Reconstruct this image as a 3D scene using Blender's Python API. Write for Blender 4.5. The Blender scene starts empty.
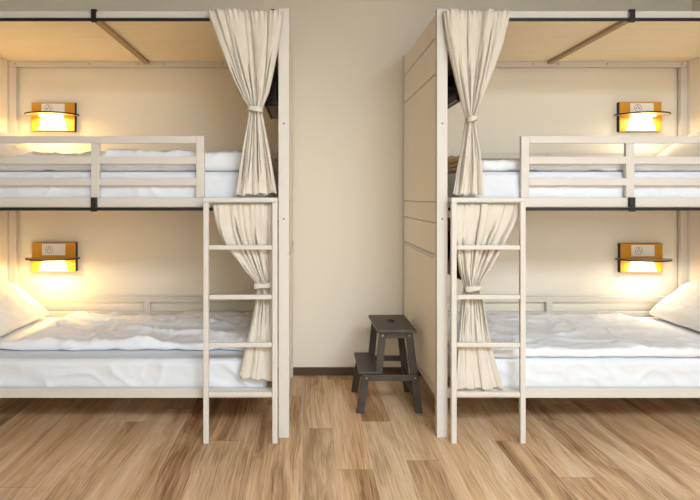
import bpy, bmesh, math, random
from mathutils import Vector, Matrix, noise

S = bpy.context.scene
COL = S.collection
F = 525.0; CXP, CYP, HC = 304.6, 196.6, 1.287       # focal length and vanishing point in pixels, eye height


def PX(px, Y): return (px - CXP) * Y / F
def PZ(py, Y): return HC - (py - CYP) * Y / F


# ------------------------------------------------------------------ materials
def lin(c):
    return tuple(((v / 255) / 12.92 if v / 255 <= 0.04045 else ((v / 255 + 0.055) / 1.055) ** 2.4) for v in c) + (1.0,)


def mat(name, rgb, rough=0.5, metal=0.0, spec=0.5, noise_amt=0.0, noise_scale=8.0, bump=0.0, bump_scale=200.0, sheen=0.0,
        emit=None, emit_s=0.0, stretch=(1, 1, 1)):
    m = bpy.data.materials.new(name); m.use_nodes = True
    nt = m.node_tree; b = nt.nodes['Principled BSDF']
    b.inputs['Base Color'].default_value = lin(rgb)
    b.inputs['Roughness'].default_value = rough
    b.inputs['Metallic'].default_value = metal
    b.inputs['Specular IOR Level'].default_value = spec
    if sheen: b.inputs['Sheen Weight'].default_value = sheen
    if emit:
        b.inputs['Emission Color'].default_value = lin(emit); b.inputs['Emission Strength'].default_value = emit_s
    if noise_amt or bump:
        tc = nt.nodes.new('ShaderNodeTexCoord'); mp = nt.nodes.new('ShaderNodeMapping')
        mp.inputs['Scale'].default_value = stretch
        nt.links.new(tc.outputs['Object'], mp.inputs['Vector'])
    if noise_amt:
        n = nt.nodes.new('ShaderNodeTexNoise'); n.inputs['Scale'].default_value = noise_scale; n.inputs['Detail'].default_value = 6
        nt.links.new(mp.outputs[0], n.inputs['Vector'])
        r = nt.nodes.new('ShaderNodeMapRange')
        r.inputs[1].default_value = 0.3; r.inputs[2].default_value = 0.7
        r.inputs[3].default_value = 1 - noise_amt; r.inputs[4].default_value = 1 + noise_amt
        nt.links.new(n.outputs['Fac'], r.inputs[0])
        mx = nt.nodes.new('ShaderNodeVectorMath'); mx.operation = 'SCALE'
        mx.inputs[0].default_value = lin(rgb)[:3]
        nt.links.new(r.outputs[0], mx.inputs['Scale'])
        nt.links.new(mx.outputs[0], b.inputs['Base Color'])
    if bump:
        n2 = nt.nodes.new('ShaderNodeTexNoise'); n2.inputs['Scale'].default_value = bump_scale; n2.inputs['Detail'].default_value = 4
        nt.links.new(mp.outputs[0], n2.inputs['Vector'])
        bp = nt.nodes.new('ShaderNodeBump'); bp.inputs['Strength'].default_value = bump; bp.inputs['Distance'].default_value = 0.004
        nt.links.new(n2.outputs['Fac'], bp.inputs['Height']); nt.links.new(bp.outputs[0], b.inputs['Normal'])
    return m


M = {}
M['cream'] = mat('cream_painted_metal', (210, 204, 195), 0.42, spec=0.4, noise_amt=0.015, noise_scale=3)
M['panel'] = mat('cream_panel_board', (242, 232, 215), 0.5, spec=0.35, noise_amt=0.02, noise_scale=4)
M['board'] = mat('canopy_ply', (247, 233, 206), 0.6, spec=0.25, noise_amt=0.03, noise_scale=3, stretch=(1, 6, 1))
M['brace'] = mat('brace_timber', (176, 150, 122), 0.55, spec=0.3, noise_amt=0.05, noise_scale=12)
M['black'] = mat('black_coated_metal', (26, 25, 24), 0.45, spec=0.4)
M['dark'] = mat('dark_gap_backing', (120, 100, 76), 0.8, spec=0.1)
M['sheet'] = mat('white_cotton', (222, 226, 231), 0.85, spec=0.15, bump=0.10, bump_scale=45, sheen=0.1)
M['duvet'] = mat('white_duvet_cotton', (231, 233, 236), 0.85, spec=0.15, bump=0.16, bump_scale=30, sheen=0.1)
M['pillow'] = mat('pillow_cotton', (240, 237, 231), 0.85, spec=0.15, bump=0.08, bump_scale=30, sheen=0.1)
M['curtain'] = mat('natural_linen', (213, 206, 193), 0.9, spec=0.1, noise_amt=0.03, noise_scale=6, bump=0.2, bump_scale=500, sheen=0.15)
M['beige'] = mat('beige_wool', (205, 180, 142), 0.95, spec=0.1, noise_amt=0.06, noise_scale=20, bump=0.3, bump_scale=250)
M['stool'] = mat('black_stained_wood', (66, 60, 52), 0.48, spec=0.45, noise_amt=0.22, noise_scale=14, bump=0.12, bump_scale=60, stretch=(1, 5, 1))
M['screw'] = mat('zinc_screw', (178, 176, 170), 0.35, metal=0.9)
M['dscrew'] = mat('dark_screw', (70, 60, 50), 0.5, metal=0.5)
M['yellow'] = mat('ochre_lacquer', (218, 154, 48), 0.5, spec=0.35, noise_amt=0.02)
M['wplast'] = mat('white_plastic', (246, 244, 238), 0.4, spec=0.4)
M['shelf'] = mat('frosted_olive_shelf', (196, 180, 134), 0.35, spec=0.4)
M['led'] = mat('warm_led', (255, 232, 190), 0.5, emit=(255, 214, 140), emit_s=14.0)
M['glow'] = mat('panel_glow_patch', (250, 240, 220), 0.5, emit=(255, 222, 150), emit_s=.55)  # lamplight on the ochre panel, put in as a pale emissive colour
M['tv'] = mat('glossy_black_plastic', (24, 23, 23), 0.22, spec=0.5)
M['tvscreen'] = mat('dark_screen_glass', (10, 10, 11), 0.08, spec=0.6)
M['wall'] = mat('beige_wall_paint', (231, 223, 207), 0.8, spec=0.15, noise_amt=0.012, noise_scale=1.5, bump=0.06, bump_scale=300)
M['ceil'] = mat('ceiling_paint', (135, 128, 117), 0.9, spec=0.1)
M['base'] = mat('dark_brown_baseboard', (84, 65, 51), 0.6, spec=0.35, noise_amt=0.1, noise_scale=10, stretch=(0.3, 1, 3))
M['white'] = mat('white_frame_paint', (232, 230, 224), 0.45)


def floor_material():
    m = bpy.data.materials.new('oak_laminate'); m.use_nodes = True
    nt = m.node_tree; N = nt.nodes; L = nt.links; b = N['Principled BSDF']
    W, LEN = 0.1685, 1.22

    def math_(op, a, c=None, clamp=False):
        n = N.new('ShaderNodeMath'); n.operation = op; n.use_clamp = clamp
        for i, v in enumerate((a, c)):
            if v is None: continue
            if isinstance(v, (int, float)): n.inputs[i].default_value = v
            else: L.new(v, n.inputs[i])
        return n.outputs[0]
    tc = N.new('ShaderNodeTexCoord'); sp = N.new('ShaderNodeSeparateXYZ'); L.new(tc.outputs['Object'], sp.inputs[0])
    x = math_('DIVIDE', math_('ADD', sp.outputs[0], 0.012 + W * 40), W)
    row = math_('FLOOR', x); fx = math_('FRACT', x)
    wn = N.new('ShaderNodeTexWhiteNoise'); wn.noise_dimensions = '1D'; L.new(row, wn.inputs['W'])
    y = math_('ADD', math_('DIVIDE', math_('ADD', sp.outputs[1], 30.0), LEN), math_('MULTIPLY', wn.outputs['Value'], 7.0))
    pl = math_('FLOOR', y); fy = math_('FRACT', y)
    cmb = N.new('ShaderNodeCombineXYZ'); L.new(row, cmb.inputs[0]); L.new(pl, cmb.inputs[1])
    wn2 = N.new('ShaderNodeTexWhiteNoise'); wn2.noise_dimensions = '2D'; L.new(cmb.outputs[0], wn2.inputs['Vector'])
    tone = wn2.outputs['Value']
    # grain, shifted per plank
    cg = N.new('ShaderNodeCombineXYZ')
    wob = N.new('ShaderNodeTexNoise'); wob.inputs['Scale'].default_value = 1.5; wob.inputs['Detail'].default_value = 2
    L.new(tc.outputs['Object'], wob.inputs['Vector'])
    L.new(math_('ADD', math_('MULTIPLY', sp.outputs[0], 9.0), math_('ADD', math_('MULTIPLY', tone, 91.0), math_('MULTIPLY', wob.outputs['Fac'], .9))), cg.inputs[0])
    L.new(math_('MULTIPLY', sp.outputs[1], 0.95), cg.inputs[1])
    L.new(math_('MULTIPLY', tone, 37.0), cg.inputs[2])
    g1 = N.new('ShaderNodeTexNoise'); g1.inputs['Scale'].default_value = 1.0; g1.inputs['Detail'].default_value = 3
    g1.inputs['Distortion'].default_value = 0.8; L.new(cg.outputs[0], g1.inputs['Vector'])
    cf = N.new('ShaderNodeCombineXYZ')
    L.new(math_('ADD', math_('MULTIPLY', sp.outputs[0], 150.0), math_('MULTIPLY', wob.outputs['Fac'], 7.0)), cf.inputs[0])
    L.new(math_('MULTIPLY', sp.outputs[1], 3.6), cf.inputs[1]); L.new(math_('MULTIPLY', tone, 53.0), cf.inputs[2])
    g2 = N.new('ShaderNodeTexNoise'); g2.inputs['Scale'].default_value = 1.0; g2.inputs['Detail'].default_value = 4
    L.new(cf.outputs[0], g2.inputs['Vector'])
    # cathedral rings
    rings = math_('ABSOLUTE', math_('SUBTRACT', math_('FRACT', math_('MULTIPLY', g1.outputs['Fac'], 11.0)), 0.5))
    gr = math_('ADD', math_('MULTIPLY', g1.outputs['Fac'], 0.46), math_('ADD', math_('MULTIPLY', g2.outputs['Fac'], 0.40), math_('MULTIPLY', rings, 0.09)))
    val = math_('ADD', gr, math_('MULTIPLY', math_('SUBTRACT', tone, 0.5), 0.12))
    cr = N.new('ShaderNodeValToRGB')
    cr.color_ramp.elements[0].position = 0.29; cr.color_ramp.elements[0].color = lin((130, 94, 62))
    cr.color_ramp.elements[1].position = 0.67; cr.color_ramp.elements[1].color = lin((234, 209, 176))
    e = cr.color_ramp.elements.new(0.475); e.color = lin((208, 171, 129))
    L.new(val, cr.inputs[0])
    hue = N.new('ShaderNodeHueSaturation'); L.new(cr.outputs[0], hue.inputs['Color'])
    wn3 = N.new('ShaderNodeTexWhiteNoise'); wn3.noise_dimensions = '3D'; L.new(cmb.outputs[0], wn3.inputs['Vector'])
    L.new(math_('ADD', math_('MULTIPLY', wn3.outputs['Value'], 0.012), 0.494), hue.inputs['Hue'])
    L.new(math_('ADD', math_('MULTIPLY', wn3.outputs['Value'], -0.14), 1.06), hue.inputs['Saturation'])
    # knots
    kn = N.new('ShaderNodeTexNoise'); kn.inputs['Scale'].default_value = 0.55; kn.inputs['Detail'].default_value = 2
    L.new(cg.outputs[0], kn.inputs['Vector'])
    kmask = N.new('ShaderNodeMapRange'); kmask.inputs[1].default_value = 0.63; kmask.inputs[2].default_value = 0.74
    kmask.inputs[3].default_value = 0.0; kmask.inputs[4].default_value = 0.55; L.new(kn.outputs['Fac'], kmask.inputs[0])
    mk = N.new('ShaderNodeMix'); mk.data_type = 'RGBA'; L.new(kmask.outputs[0], mk.inputs[0]); L.new(hue.outputs[0], mk.inputs[6])
    mk.inputs[7].default_value = lin((126, 88, 54))
    # seams: a fine pale bevel along the plank, darker at the butt joint
    ex = math_('MINIMUM', fx, math_('SUBTRACT', 1.0, fx)); ey = math_('MINIMUM', fy, math_('SUBTRACT', 1.0, fy))
    sx = math_('LESS_THAN', ex, 0.015); sy = math_('LESS_THAN', ey, 0.0022)
    m1 = N.new('ShaderNodeMix'); m1.data_type = 'RGBA'; L.new(math_('MULTIPLY', sx, 0.6), m1.inputs[0]); L.new(mk.outputs[2], m1.inputs[6])
    m1.inputs[7].default_value = lin((214, 186, 150))
    m2 = N.new('ShaderNodeMix'); m2.data_type = 'RGBA'; L.new(math_('MULTIPLY', sy, 0.5), m2.inputs[0]); L.new(m1.outputs[2], m2.inputs[6])
    m2.inputs[7].default_value = lin((150, 112, 78))
    L.new(m2.outputs[2], b.inputs['Base Color'])
    b.inputs['Roughness'].default_value = 0.46; b.inputs['Specular IOR Level'].default_value = 0.4
    bp = N.new('ShaderNodeBump'); bp.inputs['Strength'].default_value = 0.12; bp.inputs['Distance'].default_value = 0.002
    L.new(math_('SUBTRACT', gr, math_('MAXIMUM', sx, sy)), bp.inputs['Height']); L.new(bp.outputs[0], b.inputs['Normal'])
    return m


M['floor'] = floor_material()


# ------------------------------------------------------------------ helpers
def new_bm(): return bmesh.new()


def box(bm, x0, x1, y0, y1, z0, z1, bev=0.002, seg=2):
    if x0 > x1: x0, x1 = x1, x0
    t = bmesh.new()
    bmesh.ops.create_cube(t, size=1.0)
    for v in t.verts:
        v.co = Vector(((x0 + x1) / 2 + v.co.x * (x1 - x0), (y0 + y1) / 2 + v.co.y * (y1 - y0), (z0 + z1) / 2 + v.co.z * (z1 - z0)))
    if bev > 0:
        bv = min(bev, 0.45 * min(x1 - x0, y1 - y0, z1 - z0))
        bmesh.ops.bevel(t, geom=list(t.edges), offset=bv, segments=seg, affect='EDGES', profile=0.5)
    merge(bm, t)
    return bm


def merge(bm, t, mtx=None):
    if mtx is not None: bmesh.ops.transform(t, matrix=mtx, verts=list(t.verts))
    me = bpy.data.meshes.new('tmp'); t.to_mesh(me); t.free()
    bm.from_mesh(me); bpy.data.meshes.remove(me)


def prism(bm, pts, axis, a0, a1, bev=0.002):
    """extrude a 2D outline; axis 'y': pts are (x,z); axis 'z': pts are (x,y)"""
    t = bmesh.new()
    f = (lambda p, a: Vector((p[0], a, p[1]))) if axis == 'y' else (lambda p, a: Vector((p[0], p[1], a)))
    A = [t.verts.new(f(p, a0)) for p in pts]; B = [t.verts.new(f(p, a1)) for p in pts]
    n = len(pts)
    t.faces.new(A[::-1]); t.faces.new(B)
    for i in range(n):
        t.faces.new((A[i], A[(i + 1) % n], B[(i + 1) % n], B[i]))
    bmesh.ops.recalc_face_normals(t, faces=list(t.faces))
    if bev: bmesh.ops.bevel(t, geom=list(t.edges), offset=bev, segments=2, affect='EDGES', profile=0.5)
    merge(bm, t)
    return bm


def disc(bm, c, r, depth, axis='y', n=16):
    t = bmesh.new()
    bmesh.ops.create_cone(t, cap_ends=True, segments=n, radius1=r, radius2=r, depth=depth)
    R = Matrix.Rotation(math.pi / 2, 4, 'X') if axis == 'y' else (Matrix.Rotation(math.pi / 2, 4, 'Y') if axis == 'x' else Matrix.Identity(4))
    merge(bm, t, Matrix.Translation(c) @ R)
    return bm


def obj(name, bm, m, parent=None, smooth=None, origin=None):
    """link one mesh object; smooth: angle in degrees for auto smooth shading, True for all"""
    me = bpy.data.meshes.new(name)
    bmesh.ops.recalc_face_normals(bm, faces=list(bm.faces))
    bm.to_mesh(me); bm.free()
    o = bpy.data.objects.new(name, me); COL.objects.link(o)
    for mm in (m if isinstance(m, (list, tuple)) else [m]): me.materials.append(mm)
    if smooth is True:
        for p in me.polygons: p.use_smooth = True
    if parent is not None:
        o.parent = parent
        base = Vector((0, 0, 0)); q = parent
        while q is not None: base += q.location; q = q.parent
        me.transform(Matrix.Translation(-base))
    elif origin is not None:
        me.transform(Matrix.Translation(-Vector(origin))); o.location = origin
    return o


def tag(o, label=None, cat=None, group=None, kind=None):
    if label: o['label'] = label
    if cat: o['category'] = cat
    if group: o['group'] = group
    if kind: o['kind'] = kind
    return o


def thing(name, label, cat, loc, group=None):
    o = bpy.data.objects.new(name, None); COL.objects.link(o); o.location = loc; o.empty_display_size = 0.1
    return tag(o, label, cat, group)


def struct(name, bm, m): return tag(obj(name, bm, m), kind='structure')


def nz(x, y, z=0.0): return noise.noise(Vector((x, y, z)))


# ------------------------------------------------------------------ setting
XL, XR, YB, YF, ZC = -4.4, 2.792, 3.785, -2.6, 2.95
struct('floor', box(new_bm(), XL - .12, XR + .12, YF - .12, YB + .12, -.1, 0, 0), M['floor'])
ceiling = struct('ceiling', box(new_bm(), XL - .12, XR + .12, YF - .12, YB + .12, ZC, ZC + .1, 0), M['ceil'])
wall_back = struct('wall_back', box(new_bm(), XL - .12, XR + .12, YB, YB + .12, 0, ZC, 0), M['wall'])
struct('wall_left', box(new_bm(), XL - .12, XL, YF - .12, YB, 0, ZC, 0), M['wall'])
struct('wall_right', box(new_bm(), XR, XR + .12, YF - .12, YB, 0, ZC, 0), M['wall'])
WIN = [(-.45, .75, 1.05, 2.5), (.85, 2.05, 1.05, 2.5)]
bm = new_bm()
xs = [XL - .0] + [w for a in WIN for w in a[:2]] + [XR]
for i in range(0, len(xs), 2): box(bm, xs[i], xs[i + 1], YF - .12, YF, 0, ZC, 0)
for a in WIN:
    box(bm, a[0], a[1], YF - .12, YF, 0, a[2], 0); box(bm, a[0], a[1], YF - .12, YF, a[3], ZC, 0)
struct('wall_front', bm, M['wall'])
for i, a in enumerate(WIN):
    bm = new_bm(); t = .05
    box(bm, a[0], a[0] + t, YF - .09, YF - .03, a[2], a[3]); box(bm, a[1] - t, a[1], YF - .09, YF - .03, a[2], a[3])
    box(bm, a[0] + t, a[1] - t, YF - .09, YF - .03, a[2], a[2] + t); box(bm, a[0] + t, a[1] - t, YF - .09, YF - .03, a[3] - t, a[3])
    xm = (a[0] + a[1]) / 2; box(bm, xm - t / 2, xm + t / 2, YF - .09, YF - .03, a[2] + t, a[3] - t)
    struct('window_%d' % (i + 1), bm, M['white'])
struct('baseboard_back', box(new_bm(), XL, XR, YB - .012, YB, 0, .058, .002), M['base'])
struct('baseboard_left', box(new_bm(), XL, XL + .004, YF, YB - .012, 0, .058, .001), M['base'])
struct('baseboard_right', box(new_bm(), XR - .004, XR, YF, YB - .012, 0, .058, .001), M['base'])
for px in (296, 301, 310, 386, 396):
    obj('filler_spot', disc(new_bm(), (PX(px, YB), YB - .0008, PZ(163, YB)), .007, .0016), M['white'], wall_back)

# ------------------------------------------------------------------ bunk beds
Y0, Y1 = 2.80, 3.772          # front face of the posts, back face
YR = 2.815                    # front face of the rails
LZ, UZ = 0.207, 1.231         # underside of the two bed rails
TOP = 2.293


def bunk_bed(X0, d, label):
    root = thing('bunk_bed', label, 'bunk bed', (X0 + d * 1.04, (Y0 + Y1) / 2, 0), 'bunk beds against the back wall')
    X = lambda u: X0 + d * u
    U1 = 2.081

    def B(name, m, *boxes, parent=root, bev=0.002):
        bm = new_bm()
        for (u0, u1, y0, y1, z0, z1) in boxes: box(bm, X(u0), X(u1), y0, y1, z0, z1, bev)
        return obj(name, bm, m, parent)
    # posts
    for (u0, u1) in ((0, .057), (U1 - .057, U1)):
        B('post', M['cream'], (u0, u1, Y0, Y0 + .04, 0, TOP), bev=.003)
        B('post', M['cream'], (u0, u1, Y1 - .04, Y1, 0, TOP), bev=.003)
    # wall side frame uprights, seen inside both bunks
    for (u0, u1) in ((.058, .108), (U1 - .108, U1 - .058)):
        B('wall_upright', M['cream'], (u0, u1, Y1 - .035, Y1 - .005, .207, 2.209), bev=.003)
    # panelled ends
    for side in (0, 1):
        bm = new_bm()
        q = (lambda u: X(u)) if side == 0 else (lambda u: X(U1 - u))
        ya, yb = Y0 + .041, Y1 - .041
        box(bm, q(.022), q(.05), ya, yb, .255, 2.27, 0)
        for (z0, z1) in ((.258, .948), (.972, 1.142), (1.147, 1.256), (1.2595, 1.946), (1.957, 2.141), (2.152, 2.275)):
            box(bm, q(.003), q(.0215), ya + .001, yb - .001, z0, z1, .0022)
        p = obj('end_panel', bm, M['panel'], root)
        B('end_rail', M['cream'], *[((0, .05, ya, yb, .205, .256) if side == 0 else (U1 - .05, U1, ya, yb, .205, .256))], bev=.006)
        B('ledge', M['cream'], *[((-.006, .0115, ya, yb, .949, .971) if side == 0 else (U1 - .0115, U1 + .001, ya, yb, .949, .971))], parent=p, bev=.003)
    a, b = .0585, U1 - .0585
    # canopy
    B('canopy_rail', M['cream'], (a, b, YR, YR + .03, 2.245, 2.282))
    B('canopy_rail', M['cream'], (a, b, Y1 - .032, Y1 - .002, 2.211, 2.2515))
    B('canopy_board', M['board'], (a, b, YR + .031, Y1 - .001, 2.252, 2.268), bev=.001)
    um = U1 / 2
    B('canopy_brace', M['brace'], (um - .018, um + .018, YR + .032, Y1 - .033, 2.232, 2.2515))
    # bed rails, front and back, and slatted bases
    for z in (LZ, UZ):
        B('bed_rail', M['cream'], (a, b, YR, YR + .025, z, z + .05))
        B('bed_rail', M['cream'], (a + .05, b - .05, Y1 - .03, Y1 - .005, z, z + .05))
        bm = new_bm()
        for k in range(14):
            uu = a + .06 + k * (b - a - .18) / 13
            box(bm, X(uu), X(uu + .06), YR + .026, Y1 - .031, z + .0095, z + .0225, .001)
        for yy in (YR + .05, 3.28, Y1 - .09): box(bm, X(a + .05), X(b - .05), yy, yy + .03, z + .001, z + .009, .001)
        obj('slat_base', bm, M['brace'], root)
        # guard rail along the wall
        zz = z + .272
        bm = new_bm()
        for (z0, z1) in ((zz + .055, zz + .096), (zz - .053, zz - .013)):
            box(bm, X(a + .051), X(b - .051), Y1 - .027, Y1 - .006, z0, z1)
        for uc in (um,):
            box(bm, X(uc - .022), X(uc + .022), Y1 - .029, Y1 - .005, z + .051, zz + .0955)
        obj('wall_guard', bm, M['cream'], root)
    # front guard rail of the upper bunk
    bm = new_bm()
    for (z0, z1) in ((1.574, 1.612), (1.462, 1.502), (1.347, 1.386)): box(bm, X(.4995), X(b), YR + .002, YR + .023, z0, z1)
    for (u0, u1) in ((.456, .4985), (um - .022, um + .022)): box(bm, X(u0), X(u1), YR, YR + .025, UZ + .0505, 1.612 if u0 < .5 else 1.5735)
    obj('guard_rail', bm, M['cream'], root)
    # black curtain rails with clips
    for (zt, zr) in ((2.240, 2.285), (1.229, 1.283)):
        r = obj('curtain_rail', box(new_bm(), X(.06), X(b), Y0 - .004, Y0 + .007, zt - .017, zt, .003), M['black'], root)
        for uc in (.085, um, b - .05):
            bm = new_bm(); w = .014
            low = zt - .022; hi = zr if uc == um or zt > 2 else zt + .02
            box(bm, X(uc - w), X(uc + w), Y0 - .0075, Y0 - .0042, low, hi, .001)
            box(bm, X(uc - w), X(uc + w), Y0 - .0042, YR - .0005, hi - .006 if zt > 2 else zt + .001, hi, .001)
            box(bm, X(uc - w), X(uc + w), Y0 - .0042, Y0 + .010, low, low + .0045, .001)
            obj('rail_clip', bm, M['black'], r)
    # ladder
    ld = obj('ladder', box(new_bm(), X(.0575), X(.4455), 2.731, 2.755, 1.258, 1.282, .004), M['cream'], root)
    for (u0, u1) in ((.058, .086), (.417, .445)):
        obj('stile', box(new_bm(), X(u0), X(u1), 2.730, 2.755, 0, 1.2575, .004), M['cream'], ld)
        obj('hook', box(new_bm(), X(u0 + .004), X(u1 - .004), 2.7552, YR - .0005, 1.262, 1.278, .002), M['cream'], ld)
    for z in (1.022, .763, .514, .256):
        obj('rung', box(new_bm(), X(.0863), X(.4167), 2.732, 2.753, z - .012, z + .012, .004), M['cream'], ld)
    # screws
    for (u, z) in ((.028, PZ(123.5, Y0)), (.028, PZ(219, Y0))):
        obj('screw', disc(new_bm(), (X(u), Y0 - .0006, z), .0045, .0026), M['dscrew'], root)
    for uu in (1.98, 1.45, 1.10, .92, .5):
        obj('screw', disc(new_bm(), (X(uu), Y1 - .0332, 2.232), .0042, .003), M['dscrew'], root)
    return root


BL = bunk_bed(-.083, -1, 'cream bunk bed across the gap from the dark step stool, no stool at its end')
BR = bunk_bed(.706, 1, 'cream bunk bed whose panelled end stands beside the dark step stool')
XN = {'a': (-.083, -1), 'b': (.706, 1)}


# ------------------------------------------------------------------ bedding
def rounded_grid(x0, x1, y0, y1, z0, z1, r, step, rz=None):
    """closed box of fine quads with rounded edges; yields a bmesh and each vertex's own outward direction"""
    nx, ny, nzz = max(2, int((x1 - x0) / step)), max(2, int((y1 - y0) / step)), max(3, int((z1 - z0) / step))
    bm = new_bm(); idx = {}
    c0 = Vector((x0 + r, y0 + r, z0 + (rz or r))); c1 = Vector((x1 - r, y1 - r, z1 - (rz or r)))
    rzv = rz or r

    def vert(i, j, k):
        key = (i, j, k)
        if key in idx: return idx[key]
        p = Vector((x0 + (x1 - x0) * i / nx, y0 + (y1 - y0) * j / ny, z0 + (z1 - z0) * k / nzz))
        c = Vector((min(max(p.x, c0.x), c1.x), min(max(p.y, c0.y), c1.y), min(max(p.z, c0.z), c1.z)))
        dd = Vector(((p.x - c.x) / r, (p.y - c.y) / r, (p.z - c.z) / rzv))
        if dd.length > 1e-6:
            dd.normalize(); p = Vector((c.x + dd.x * r, c.y + dd.y * r, c.z + dd.z * rzv))
        v = bm.verts.new(p); idx[key] = v; v.normal = dd
        dirs[v] = dd.copy()
        return v
    dirs = {}
    for i in range(nx):
        for j in range(ny):
            bm.faces.new((vert(i, j, 0), vert(i, j + 1, 0), vert(i + 1, j + 1, 0), vert(i + 1, j, 0)))
            bm.faces.new((vert(i, j, nzz), vert(i + 1, j, nzz), vert(i + 1, j + 1, nzz), vert(i, j + 1, nzz)))
    for i in range(nx):
        for k in range(nzz):
            bm.faces.new((vert(i, 0, k), vert(i + 1, 0, k), vert(i + 1, 0, k + 1), vert(i, 0, k + 1)))
            bm.faces.new((vert(i, ny, k), vert(i, ny, k + 1), vert(i + 1, ny, k + 1), vert(i + 1, ny, k)))
    for j in range(ny):
        for k in range(nzz):
            bm.faces.new((vert(0, j, k), vert(0, j, k + 1), vert(0, j + 1, k + 1), vert(0, j + 1, k)))
            bm.faces.new((vert(nx, j, k), vert(nx, j + 1, k), vert(nx, j + 1, k + 1), vert(nx, j, k + 1)))
    return bm, dirs


def crease(x, y, s):
    """sharp folds: ridged noise along warped diagonals"""
    wx = x + .12 * nz(x * 2.3, y * 2.3, s + 5); wy = y + .12 * nz(x * 2.3, y * 2.3, s + 9)
    a = 1 - abs(nz(wx * 2.2 + wy * 2.6, wy * 5.0 - wx * 1.2, s)) * 2.2
    b = 1 - abs(nz(wx * 6.5 - wy * 4.0, wy * 7.5 + wx * 2.0, s + 20)) * 2.4
    m = .5 + .5 * nz(x * 1.7, y * 2.0, s + 40) * 2
    m = min(1, max(0.1, m))
    return max(0, a) ** 3 * m + .55 * max(0, b) ** 3 * (1.1 - m)


def mattress(name_label, X0, d, z0, seed):
    x0, x1 = sorted((X0 + d * .125, X0 + d * 1.956))
    z0 = z0 + .024
    bm, dirs = rounded_grid(x0, x1, 2.848, 3.725, z0, z0 + .169, .028, .0115)
    for v, dd in dirs.items():
        x, y, z = v.co
        if abs(dd.y) > .2:
            hh = max(0, min(1, (z - z0) / .169))
            fall = crease(x * 1.5, z * 1.3 + x * .55, seed) * .017 - .009 + .006 * nz(x * 4, z * 5, seed) + .003 * nz(x * 13, z * 9, seed)
            v.co.y += (fall if dd.y < 0 else 0) * -1 * abs(dd.y) * (.5 + .5 * math.sin(hh * math.pi))
        if dd.z > .2 and dd.y < -.2: v.co.z += .008 * nz(x * 5, 2, seed) + .004 * nz(x * 13, 2, seed) - .005
    o = obj('mattress', bm, M['sheet'], smooth=True, origin=((x0 + x1) / 2, 3.29, z0))
    tag(o, name_label, 'mattress', 'white mattresses')
    return o


def duvet(label, X0, d, u0, u1, y0, y1, z0, th, seed, amp=.02, bumps=(), press=1.50, flat=.034):
    x0, x1 = sorted((X0 + d * u0, X0 + d * u1))
    bm, dirs = rounded_grid(x0, x1, y0, y1, z0, z0 + th, min(.03, th * .48), .0105, th * .48)
    for v, dd in dirs.items():
        x, y, z = v.co
        f = max(0, (z - z0) / th)
        edge = nz(x * 2.6, 3, seed) * .020 + nz(x * 7, 1, seed) * .012 + nz(x * 19, 1, seed) * .005
        if y < (y0 + y1) / 2: v.co.y += edge * max(0, 1 - (y - y0) / .2)
        h = crease(x, y, seed) * amp + .45 * crease(y * 2.1 + 3, x * 1.7, seed + 60) * amp + nz(x * 2.2, y * 2.6, seed + 3) * amp * .7 + nz(x * 8, y * 9, seed + 6) * amp * .28
        for (bx, by, br, bh) in bumps: h += bh * math.exp(-((x - bx) ** 2 + (y - by) ** 2) / br ** 2)
        v.co.z += (h - amp * .3) * f ** 1.3 + max(0, .014 * nz(x * 6, 7, seed) + .008 * nz(x * 17, 4, seed) - .002) * (1 - f) * (1 if y < y0 + .06 else 0)
        k = max(0, min(1, ((x - X0) * d - press) / .12)) * max(0, min(1, (y - y0 - .004) / .02))      # pressed flat under the pillow
        cap = z0 + flat * (.5 + .5 * f)
        if k > 0 and v.co.z > cap * k + v.co.z * (1 - k): v.co.z = cap * k + v.co.z * (1 - k)
        if f > .15: v.co.y += -dd.y * .010 * nz(x * 15, z * 14, seed) if dd.y < -.3 else 0
    o = obj('duvet', bm, M['duvet'], smooth=True, origin=((x0 + x1) / 2, (y0 + y1) / 2, z0))
    return tag(o, label, 'duvet', 'white duvets')


def pillow(label, X0, d, z0, seed, tilt, ub, yc, ln=.66, wd=.405, th=.18):
    """leans on the bed end: lower long edge at u=ub, rising towards the end panel"""
    bm = new_bm(); nu, nv = 64, 48; rows = {}
    for s in (1, -1):
        for i in range(nu + 1):
            for j in range(nv + 1):
                a, b = 2 * i / nu - 1, 2 * j / nv - 1
                if s == -1 and (i in (0, nu) or j in (0, nv)):
                    rows[s, i, j] = rows[1, i, j]; continue
                pa = (1 - abs(a) ** 2.6); pb = (1 - abs(b) ** 2.6)
                t = (max(0, pa) * max(0, pb)) ** .52
                inx = 1 - .07 * (1 - abs(b) ** 2) * abs(a) ** 4          # edges drawn in between the corners
                iny = 1 - .07 * (1 - abs(a) ** 2) * abs(b) ** 4
                w = 1 + .14 * nz(a * 2, b * 2, seed) + .08 * nz(a * 6, b * 6, seed + 4)
                z = s * th / 2 * t * w + .005 * crease(a * .5, b * .4, seed) * t * s
                rows[s, i, j] = bm.verts.new((b * wd / 2 * iny, a * ln / 2 * inx, z))
    for s in (1, -1):
        for i in range(nu):
            for j in range(nv):
                q = [rows[s, i, j], rows[s, i + 1, j], rows[s, i + 1, j + 1], rows[s, i, j + 1]]
                bm.faces.new(q if s == 1 else q[::-1])
    # local x runs up the slope, away from the room's middle
    R = Matrix.Rotation(-tilt, 4, 'Y')
    bmesh.ops.transform(bm, matrix=R, verts=list(bm.verts))
    if d < 0: bmesh.ops.scale(bm, vec=(-1, 1, 1), verts=list(bm.verts))
    zmin = min(v.co.z for v in bm.verts); xs_ = [v.co.x * d for v in bm.verts]
    far = max(xs_)
    loc = Vector((X0 + d * (2.026 - far), yc, z0 - zmin))
    bmesh.ops.translate(bm, vec=loc, verts=list(bm.verts))
    o = obj('pillow', bm, M['pillow'], smooth=True, origin=(loc.x, loc.y, z0))
    return tag(o, label, 'pillow', 'white pillows')


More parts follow.
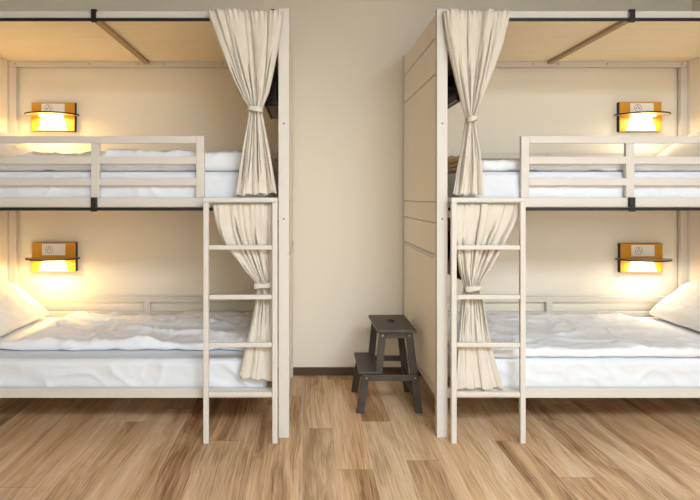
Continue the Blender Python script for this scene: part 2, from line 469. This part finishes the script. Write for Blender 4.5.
XA, XB_ = -.083, .706
ML = LZ + .193; MU = UZ + .193      # mattress tops
mattress('white mattress on the lower bunk, of the bed away from the stool', XA, -1, LZ, 1.3)
mattress('white mattress on the upper bunk, of the bed away from the stool', XA, -1, UZ, 11.7)
mattress('white mattress on the lower bunk, of the bed beside the stool', XB_, 1, LZ, 23.1)
mattress('white mattress on the upper bunk, of the bed beside the stool', XB_, 1, UZ, 37.9)
duvet('rumpled white duvet on the lower bunk, of the bed away from the stool', XA, -1, .135, 1.93, 2.985, 3.715, ML + .004, .060, 3.3, .034,
      ((-.55, 3.3, .2, .02), (-1.2, 3.2, .25, .006)))
duvet('rumpled white duvet on the upper bunk, of the bed away from the stool', XA, -1, .19, 1.93, 2.885, 3.35, MU + .004, .100, 8.1, .030)
duvet('smooth white duvet on the lower bunk, of the bed beside the stool', XB_, 1, .135, 1.93, 2.868, 3.715, ML + .004, .048, 15.6, .022,
      ((1.08, 3.25, .17, .035),))
duvet('flat white duvet on the upper bunk, of the bed beside the stool', XB_, 1, .26, 1.93, 2.885, 3.60, MU + .004, .064, 19.2, .024)
for (X0, d, who, sd) in ((XA, -1, 'away from', 2.2), (XB_, 1, 'beside', 7.4)):
    pillow('white pillow leaning on the lower bunk end, of the bed %s the stool' % who, X0, d, ML + .041, sd, math.radians(36), 0, 3.34 if d < 0 else 3.35)
    pillow('white pillow half hidden on the upper bunk, of the bed %s the stool' % who, X0, d, MU + .041, sd + 3, math.radians(30), 0, 3.32)


def blanket(label, x0, x1, y0, y1, z0, z1, seed):
    bm = new_bm(); n = 3; h = (z1 - z0) / n
    for k in range(n):
        b, dirs = rounded_grid(x0 + .006 * k, x1 - .012 * (k % 2), y0 + .004 * k, y1, z0 + k * h + .0005, z0 + (k + 1) * h - .0005, min(.03, h * .45), .011, h * .45)
        for v, dd in dirs.items():
            q = v.co.copy(); f = (q.z - z0) / (z1 - z0)
            v.co.z += f * (.02 * nz(q.x * 7, q.y * 7, seed) + .03 * math.sin((q.x - x0) / (x1 - x0) * math.pi))
            v.co.x += .006 * nz(q.y * 9, q.z * 9, seed + 2); v.co.y += .008 * nz(q.x * 9, q.z * 9, seed + 4)
        merge(bm, b)
    o = obj('folded_blanket', bm, M['beige'], smooth=True, origin=((x0 + x1) / 2, (y0 + y1) / 2, z0))
    return tag(o, label, 'blanket', 'beige blankets at the foot ends')


blanket('beige folded blanket behind the tied curtain on the upper bunk away from the stool', -.50, -.215, 3.38, 3.68, MU + .004, MU + .135, 4.4)
blanket('beige folded blanket behind the tied curtain on the upper bunk beside the stool', .835, .93, 2.885, 3.15, MU + .004, MU + .07, 6.6)


# ------------------------------------------------------------------ curtains
def interp(pts, y):
    if y <= pts[0][1]: return pts[0][0]
    for i in range(len(pts) - 1):
        (xa, ya), (xb, yb) = pts[i], pts[i + 1]
        if ya <= y <= yb:
            p0 = pts[max(0, i - 1)]; p3 = pts[min(len(pts) - 1, i + 2)]
            t = (y - ya) / (yb - ya)
            m0 = (xb - p0[0]) / max(1e-6, yb - p0[1]) * (yb - ya); m1 = (p3[0] - xa) / max(1e-6, p3[1] - ya) * (yb - ya)
            t2, t3 = t * t, t * t * t
            return (2 * t3 - 3 * t2 + 1) * xa + (t3 - 2 * t2 + t) * m0 + (-2 * t3 + 3 * t2) * xb + (t3 - t2) * m1
    return pts[-1][0]


def curtain(label, left, right, tie, seed, folds, ybase, amp, group_, top_wave, bot_slant=0.0, yback=None):
    """left/right: outline where the cloth hangs; tie: height of the tie-back"""
    nu, nv = 340, 120
    ytop = min(left[0][1], right[0][1]); ybot = max(left[-1][1], right[-1][1])
    rnd = random.Random(seed)
    # folds of uneven width and height, gathered where the cloth is tied
    cuts = [0.0]
    while cuts[-1] < 1: cuts.append(cuts[-1] + rnd.choice((.45, .6, .8, 1.0, 1.5, 2.0)) / folds)
    cuts = [c / cuts[-1] for c in cuts]
    hts = [rnd.uniform(.55, 1.0) for _ in cuts]; deep = [rnd.uniform(.5, 1.0) for _ in cuts]
    ph = [rnd.uniform(0, 6.28) for _ in range(6)]
    drift = [rnd.uniform(-1, 1) for _ in cuts]
    lean = [rnd.choice((-1, 1)) * rnd.uniform(.25, .75) for _ in cuts]

    # narrow creases where the cloth doubles back
    slits = [(.12 + .76 * (k + rnd.uniform(-.3, .3)) / 7, rnd.uniform(.5, 1.0), rnd.uniform(0, .45), rnd.uniform(.6, 1.3), rnd.uniform(.007, .012)) for k in range(8)]

    def slit(u, v):
        r = 0
        for (c, dp, v0, v1, w) in slits:
            k = max(0, min(1, (v - v0) / .12)) * max(0, min(1, (v1 - v) / .12))
            if k > 0:
                uc = c + .012 * math.sin(v * 7 + c * 30)
                r = max(r, dp * k * math.exp(-((u - uc) / w) ** 2))
        return r

    def fold(u, v):
        """height of the cloth towards the room at u: broad rounded lobes between narrow valleys"""
        c = [cuts[i] + (0 if i in (0, len(cuts) - 1) else .022 * drift[i] * math.sin(v * 4 + ph[0] + i)) for i in range(len(cuts))]
        for i in range(len(c) - 1):
            if u <= c[i + 1] or i == len(c) - 2:
                w = max(1e-4, c[i + 1] - c[i]); t = min(1, max(0, (u - c[i]) / w))
                lobe = math.sin(math.pi * t) ** .38 if 0 < t < 1 else 0
                h = hts[i] * (.75 + .25 * math.sin(v * 5 + ph[1] + 1.7 * i))
                base = (1 - t) * deep[i] + t * deep[i + 1]
                hh = h * lobe * (.6 + .4 * base) * min(1.0, .5 + w * folds * .7)
                sway = (lean[i] * hh - .17 * math.sin(6.2832 * t)) * min(w, 1.2 / folds)
                return hh, sway
        return 0, 0
    bm = new_bm(); V = []
    for j in range(nv + 1):
        v = j / nv; row = []
        py = ytop + (ybot - ytop) * v
        xl = PX(interp(left, py), 2.775); xr = PX(interp(right, py), 2.775)
        near = math.exp(-((py - tie) / 16.0) ** 2)
        below = 1 / (1 + math.exp(-(py - tie - 22) / 9))
        yb = ybase + (0 if yback is None else yback * max(0, min(1, (py - ytop - 25) / 50)))
        tw = math.exp(-v * 30); bw = math.exp(-(1 - v) * 22)
        z0 = PZ(py, 2.775)
        for i in range(nu + 1):
            u = i / nu
            g, sway = fold(u, v)
            g2 = .5 + .5 * math.sin(6.2832 * (folds * .33) * u + ph[2] + .8 * v)       # broad bells under the tie
            g3 = math.sin(6.2832 * folds * 2.3 * u + ph[3])
            f = (1 - .45 * below) * g + .5 * below * g2
            dy = amp * (.85 - 1.75 * f * (1 - .2 * near) + .18 * g3 * tw)
            dy += min(1, amp / .02) * ((.006 * nz(u * 5, v * 9, seed)) + .003 * nz(u * 21, v * 12, seed + 1) * (1 + near))
            dy += near * .010 * ((2 * u - 1) ** 2)
            dy = max(-amp * 1.1, min(amp * 1.1, dy))
            if yback and dy > -amp * .4: dy += (dy + amp * .4) * 1.3 * max(0, min(1, (py - ytop - 12) / 30)) * max(0, min(1, (ybot - 45 - py) / 30))
            clear = max(0, min(1, (py - ytop - 12) / 14)) * max(0, min(1, (ybot - (50 if yback else 4) - py) / 20))
            dy += slit(u, v) * (.042 if not yback else .05) * clear * (1 - .5 * near)
            x = xl + (xr - xl) * (u + sway * (1 - .5 * near) * min(1, 8 * u, 8 * (1 - u)))
            z = z0 + tw * top_wave * (g * 1.2 + nz(u * 12, 0, seed)) + bw * (bot_slant * (u - .5) + .005 * math.sin(6.28 * folds * .4 * u + ph[4]))
            row.append(bm.verts.new((x, yb + dy, z)))
        V.append(row)
    for j in range(nv):
        for i in range(nu):
            bm.faces.new((V[j][i], V[j + 1][i], V[j + 1][i + 1], V[j][i + 1]))
    xc = PX(interp(left, tie), 2.775), PX(interp(right, tie), 2.775)
    cx = sum(xc) / 2; zt = PZ(tie, 2.775)
    o = obj('curtain', bm, M['curtain'], smooth=True, origin=(cx, ybase, PZ(ytop, 2.775)))
    so = o.modifiers.new('cloth_thickness', 'SOLIDIFY'); so.thickness = .0014; so.offset = 0
    tag(o, label, 'curtain', group_)
    # tie-back band wrapped round the gather
    bm = new_bm(); n = 64; hw = abs(xc[1] - xc[0]) / 2 + .002; hd = min(.030, amp * 1.1) + .002; rings = []
    yc = ybase + (yback or 0) * max(0, min(1, (tie - ytop - 25) / 50)) + .002
    prof = [(-.0135, 0), (-.0105, .0018), (0, .0012), (.0105, .0018), (.0135, 0), (.0105, -.001), (-.0105, -.001)]
    for i in range(n):
        a = 6.2832 * i / n; ca, sa = math.cos(a), math.sin(a)
        w = 1 + .02 * math.sin(7 * a + seed)
        ex = math.copysign(abs(ca) ** .8, ca); ey = math.copysign(abs(sa) ** .8, sa)
        rings.append([bm.verts.new((cx + (hw + pr) * ex * w, yc + (hd + pr) * ey * w, zt + pz * (1 + .15 * math.sin(3 * a + seed)) + .006 * ca * math.sin(seed))) for (pz, pr) in prof])
    for i in range(n):
        for q in range(len(prof)):
            r0, r1 = rings[i], rings[(i + 1) % n]
            bm.faces.new((r0[q], r1[q], r1[(q + 1) % len(prof)], r0[(q + 1) % len(prof)]))
    obj('tie_back', bm, M['curtain'], o, smooth=True)
    return o


G = 'linen curtains tied back at the bunk openings'
curtain('linen curtain tied back at the upper bunk of the bed away from the stool',
        [(207, 12), (213, 28), (220, 47), (232, 77), (243, 99), (248.5, 109), (247.5, 122), (242, 155), (236, 194.5)],
        [(283.5, 12), (282, 24), (277.5, 52), (269, 92), (262.5, 109), (264, 122), (270, 152), (277, 194.5)],
        110, 5, 9, 2.752, .035, G, .006, .012)
curtain('linen curtain tied back behind the ladder of the bed away from the stool',
        [(212.5, 204), (213, 210), (215.5, 224), (221, 240), (230, 254), (243, 271), (253.5, 284), (255, 296), (252, 318), (246, 345), (238.5, 378)],
        [(277.5, 204), (277, 212), (276, 232), (274.5, 255), (272.5, 275), (271, 286), (271.5, 300), (273, 330), (275, 380)],
        286, 9, 8, 2.775, .0155, G, .003, -.02, .014)
curtain('linen curtain tied back at the upper bunk of the bed beside the stool',
        [(443, 13), (445, 30), (450, 57), (456, 82), (463.5, 110), (466, 119), (463, 135), (457.5, 163), (452, 195)],
        [(510.5, 12), (507, 28), (501, 50), (492, 74), (482, 100), (475, 119), (477, 135), (480, 160), (483, 195)],
        119.5, 14, 9, 2.752, .035, G, .006, .0)
curtain('linen curtain tied back behind the ladder of the bed beside the stool',
        [(451.5, 204), (452, 212), (454, 230), (458, 252), (462.5, 274), (466.5, 288), (464.5, 300), (460, 345), (456.5, 389)],
        [(521.5, 205), (520, 211), (514, 226), (506, 241), (499, 255), (490, 271), (482, 288), (484.5, 300), (492, 345), (505, 390)],
        289, 21, 8, 2.775, .0155, G, .003, .0, .014)


# ------------------------------------------------------------------ televisions on the bed ends
def television(label, X0, d, zb, ya=2.872, yb=3.42, ub=.072):
    xi = X0 + d * .0508
    r = thing('television', label, 'television', (xi, 3.15, zb), 'televisions on the bed ends')
    X = lambda u: xi + d * u
    zt = zb + .33
    obj('back_cover', box(new_bm(), X(ub), X(.092), ya + .004, yb - .004, zb + .004, zt - .004, .006), M['tv'], r)
    obj('bezel', box(new_bm(), X(.0925), X(.106), ya, yb, zb, zt, .003), M['tv'], r)
    obj('screen', box(new_bm(), X(.1062), X(.1072), ya + .012, yb - .012, zb + .018, zt - .012, 0), M['tvscreen'], r)
    bm = new_bm(); ym, zm = (ya + yb) / 2, (zb + zt) / 2
    box(bm, X(.0002), X(.010), ym - .06, ym + .06, zm - .08, zm + .08); box(bm, X(.0101), X(ub - .0095), ym - .025, ym + .025, zm - .03, zm + .03)
    box(bm, X(ub - .0094), X(ub - .0005), ym - .09, ym + .09, zm - .09, zm + .09)
    obj('wall_bracket', bm, M['black'], r)


television('black television behind the upper curtain of the bed away from the stool', XA, -1, 1.826, 3.13, 3.68, .030)
television('black television behind the lower curtain of the bed away from the stool', XA, -1, .800, 3.13, 3.68, .030)
television('black television behind the upper curtain of the bed beside the stool', XB_, 1, 1.811)
television('black television behind the lower curtain of the bed beside the stool', XB_, 1, .832)


# ------------------------------------------------------------------ reading lamps with a socket
def wall_lamp(label, pxa, pxb, pya, pyb, pys, d, lamp_px):
    Yw = YB
    x0, x1 = PX(pxa, Yw - .03), PX(pxb, Yw - .03); z1, z0 = PZ(pya, Yw - .03), PZ(pyb, Yw - .03)
    zs = PZ(pys, Yw); xm = (x0 + x1) / 2
    r = thing('wall_lamp', label, 'wall lamp', (xm, Yw, z0), 'reading lamps on the wall')
    obj('back_box', box(new_bm(), x0, x1, Yw - .0335, Yw - .0002, z0, z1, .001), M['black'], r)
    obj('front_panel', box(new_bm(), x0 + .0005, x1 - .0005, Yw - .0375, Yw - .0337, z0 + .0005, z1 - .0005, .001), M['yellow'], r)
    # white plate with a round socket and a pair of small charging ports
    w = .166; pa = x0 + .31 * (x1 - x0) - .03 if d < 0 else x0 + .25 * (x1 - x0); pz1 = z1 - .010; pz0 = zs + .018
    if d < 0: pa = x0 + .235 * (x1 - x0)
    sp = obj('socket_plate', box(new_bm(), pa, pa + w, Yw - .0412, Yw - .0377, pz0, pz1, .0015), M['wplast'], r)
    cx, cz = pa + .052, (pz0 + pz1) / 2
    t = new_bm()
    # ring
    n = 40
    for (ra, rb) in ((.0235, .0265),):
        A = [[t.verts.new((cx + q * math.cos(6.2832 * i / n), y, cz + q * math.sin(6.2832 * i / n))) for i in range(n)] for (q, y) in
             ((ra, Yw - .0413), (ra, Yw - .0428), (rb, Yw - .0428), (rb, Yw - .0413))]
        for a in range(4):
            for i in range(n):
                t.faces.new((A[a][i], A[a][(i + 1) % n], A[(a + 1) % 4][(i + 1) % n], A[(a + 1) % 4][i]))
    obj('socket_ring', t, M['brace'], sp)
    t = new_bm()
    for dx, dz in ((-.0095, -.002), (.0095, -.002), (0, .012)):
        disc(t, (cx + dx, Yw - .0416, cz + dz), .0042, .0012)
    obj('socket_holes', t, M['black'], sp)
    # half-round shelf
    R = .184
    pts = [(xm + R * math.cos(math.pi + math.pi * i / 40), Yw - .0379 + (R - .034) * math.sin(math.pi + math.pi * i / 40)) for i in range(41)]
    sh = obj('shelf', prism(new_bm(), pts, 'z', zs - .004, zs + .004, 0), M['shelf'], r)
    t = new_bm(); ring = []
    for i in range(41):
        a = math.pi + math.pi * i / 40
        ring.append([t.verts.new((xm + q * math.cos(a), Yw - .0379 + (q - .034) * math.sin(a), zz)) for (q, zz) in
                     ((R + .0005, zs - .0045), (R + .005, zs - .0045), (R + .005, zs + .0045), (R + .0005, zs + .0045))])
    for i in range(40):
        for q in range(4): t.faces.new((ring[i][q], ring[i + 1][q], ring[i + 1][(q + 1) % 4], ring[i][(q + 1) % 4]))
    t.faces.new(ring[0]); t.faces.new(ring[-1][::-1])
    obj('shelf_edge', t, M['black'], sh)
    obj('light_strip', box(new_bm(), xm - .08, xm + .08, Yw - .085, Yw - .055, zs - .0125, zs - .0055, .002), M['led'], r)
    obj('glow_patch', prism(new_bm(), [(xm - .078, zs - .0135), (xm + .078, zs - .0135), (xm + .108, z0 + .006), (xm - .108, z0 + .006)], 'y', Yw - .0425, Yw - .0379, .0015), M['glow'], r)  # added glowing plate, shaped like the bright lamplight pool below the shelf
    L = bpy.data.lights.new('lamp_glow', 'AREA'); L.shape = 'RECTANGLE'; L.size = .2; L.size_y = .05
    L.color = (1.0, .64, .24) if d < 0 else (1.0, .84, .62); L.energy = LAMP if d < 0 else LAMP * .40
    lo = bpy.data.objects.new('lamp_glow', L); COL.objects.link(lo); lo.parent = r
    lo.location = Vector((xm, Yw - .105, zs - .016)) - r.location
    lo.rotation_euler = (math.radians(-4), 0, 0)
    return r


LAMP = 3.9
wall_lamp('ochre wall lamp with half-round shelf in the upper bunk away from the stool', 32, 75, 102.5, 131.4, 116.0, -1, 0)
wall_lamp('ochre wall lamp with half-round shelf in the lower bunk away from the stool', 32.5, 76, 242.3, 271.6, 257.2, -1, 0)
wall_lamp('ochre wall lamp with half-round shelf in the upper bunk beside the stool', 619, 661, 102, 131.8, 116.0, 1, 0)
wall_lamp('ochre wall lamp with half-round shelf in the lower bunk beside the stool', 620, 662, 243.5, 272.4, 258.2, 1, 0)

# ------------------------------------------------------------------ step stool
st = thing('step_stool', 'dark stained two-step wooden stool between the bunk beds', 'step stool', (.5, 3.3, 0))
yf, yr = 3.095, 3.50
bm = prism(new_bm(), [(.427, yf), (.662, yf), (.664, yr), (.425, yr)], 'z', .482, .5, .004)
top = obj('top_step', bm, M['stool'], st)
# hand hole cut through the top step
cut = obj('hole_cutter', prism(new_bm(), [(.545 + .024 * math.cos(a * .3927), 3.325 + .045 * math.sin(a * .3927)) for a in range(16)], 'z', .45, .55, 0), M['stool'])
cut.location.z = 0
mod = top.modifiers.new('hand_hole', 'BOOLEAN'); mod.operation = 'DIFFERENCE'; mod.object = cut; mod.solver = 'EXACT'
dg = bpy.context.evaluated_depsgraph_get()
bpy.context.view_layer.update()
dg = bpy.context.evaluated_depsgraph_get()
# the cutter sits in world space, the step in its parent's: both were built at their true place
nm = bpy.data.meshes.new_from_object(top.evaluated_get(dg)); top.modifiers.clear(); old = top.data; top.data = nm
bpy.data.meshes.remove(old); bpy.data.objects.remove(cut)
obj('lower_step', prism(new_bm(), [(.320, yf + .015), (.452, yf + .015), (.452, yr - .0), (.330, yr)], 'z', .232, .25, .004), M['stool'], st)
for y in (yf + .02, yr - .045):
    a, b = y, y + .024
    obj('leg', prism(new_bm(), [(.600, .4815), (.642, .4815), (.702, 0), (.658, 0)], 'y', a, b, .002), M['stool'], st)          # tall back leg
    obj('leg', prism(new_bm(), [(.444, .4815), (.484, .4815), (.462, .2275), (.420, .2275)], 'y', a - .0005, b - .0005, .002), M['stool'], st)
    obj('leg', prism(new_bm(), [(.344, .2315), (.386, .2315), (.352, 0), (.308, 0)], 'y', a, b, .002), M['stool'], st)
    obj('side_rail', prism(new_bm(), [(.352, .2318), (.668, .2318), (.672, .196), (.348, .196)], 'y', a - .0125, a - .0005, .002) if y < 3.3 else
        prism(new_bm(), [(.352, .2318), (.668, .2318), (.672, .196), (.348, .196)], 'y', b + .0005, b + .0125, .002), M['stool'], st)
    obj('apron', box(new_bm(), .4845, .5995, a + .003, b - .003, .444, .4815, .002), M['stool'], st)
    if y < 3.3:
        for (sx, sz) in ((.464, .462), (.622, .462)):
            obj('screw', disc(new_bm(), (sx, a - .001, sz), .0045, .004), M['screw'], st)
        for (sx, sz) in ((.366, .214), (.652, .214)):
            obj('screw', disc(new_bm(), (sx, a - .0135, sz), .0045, .004), M['screw'], st)
for x, z0, z1 in ((.448, .440, .4812), (.600, .440, .4812), (.350, .19, .2312)):
    obj('cross_rail', box(new_bm(), x + .012, x + .032, yf + .045, yr - .0465, z0, z1, .002), M['stool'], st)
obj('cross_rail', box(new_bm(), .640, .658, yf + .045, yr - .0465, .10, .15, .002), M['stool'], st)

# ------------------------------------------------------------------ daylight and camera
WINDOW_E = (16, 32)
CEIL_E = (112, 150)
def area(name, loc, rot, sx, sy, e, color):
    L = bpy.data.lights.new(name, 'AREA'); L.shape = 'RECTANGLE'; L.size = sx; L.size_y = sy; L.energy = e; L.color = color
    o = bpy.data.objects.new(name, L); COL.objects.link(o); o.location = loc; o.rotation_euler = rot
    return o


for i, a in enumerate(WIN):
    area('window_daylight', ((a[0] + a[1]) / 2, YF + .01, (a[2] + a[3]) / 2), (math.radians(90), 0, 0), a[1] - a[0] - .1, a[3] - a[2] - .1, WINDOW_E[i], (.80, .91, 1.0))
for i, lx in enumerate((.5, 1.75)):
    obj('light_panel', box(new_bm(), lx - .6, lx + .6, -1.6, -.4, ZC - .045, ZC - .0005, .006), M['white'], ceiling)
    area('ceiling_panel_light', (lx, -1.0, ZC - .05), (0, 0, 0), 1.15, 1.15, CEIL_E[i], (.83, .94, 1.05))
w = bpy.data.worlds.new('sky'); S.world = w; w.use_nodes = True
bg = w.node_tree.nodes['Background']
sky = w.node_tree.nodes.new('ShaderNodeTexSky'); sky.sky_type = 'HOSEK_WILKIE'; sky.sun_direction = (0, -.5, .85); sky.turbidity = 4
w.node_tree.links.new(sky.outputs[0], bg.inputs[0]); bg.inputs[1].default_value = .6

cd = bpy.data.cameras.new('camera'); cam = bpy.data.objects.new('camera', cd); COL.objects.link(cam)
cam.location = (0, 0, HC); cam.rotation_euler = (math.radians(90), 0, 0)
cd.sensor_width = 36; cd.sensor_fit = 'HORIZONTAL'; cd.lens = F / 700 * 36
cd.shift_x = (350 - CXP) / 700; cd.shift_y = -(250 - CYP) / 700
cd.clip_start = .05
S.camera = cam
S.view_settings.view_transform = 'Standard'; S.view_settings.look = 'None'
S.view_settings.exposure = 0.03; S.view_settings.gamma = 1.0; S.view_settings.use_curve_mapping = False
try:
    S.cycles.use_denoising = True; S.cycles.max_bounces = 8; S.cycles.diffuse_bounces = 6
    S.cycles.caustics_reflective = False; S.cycles.caustics_refractive = False
except Exception: pass
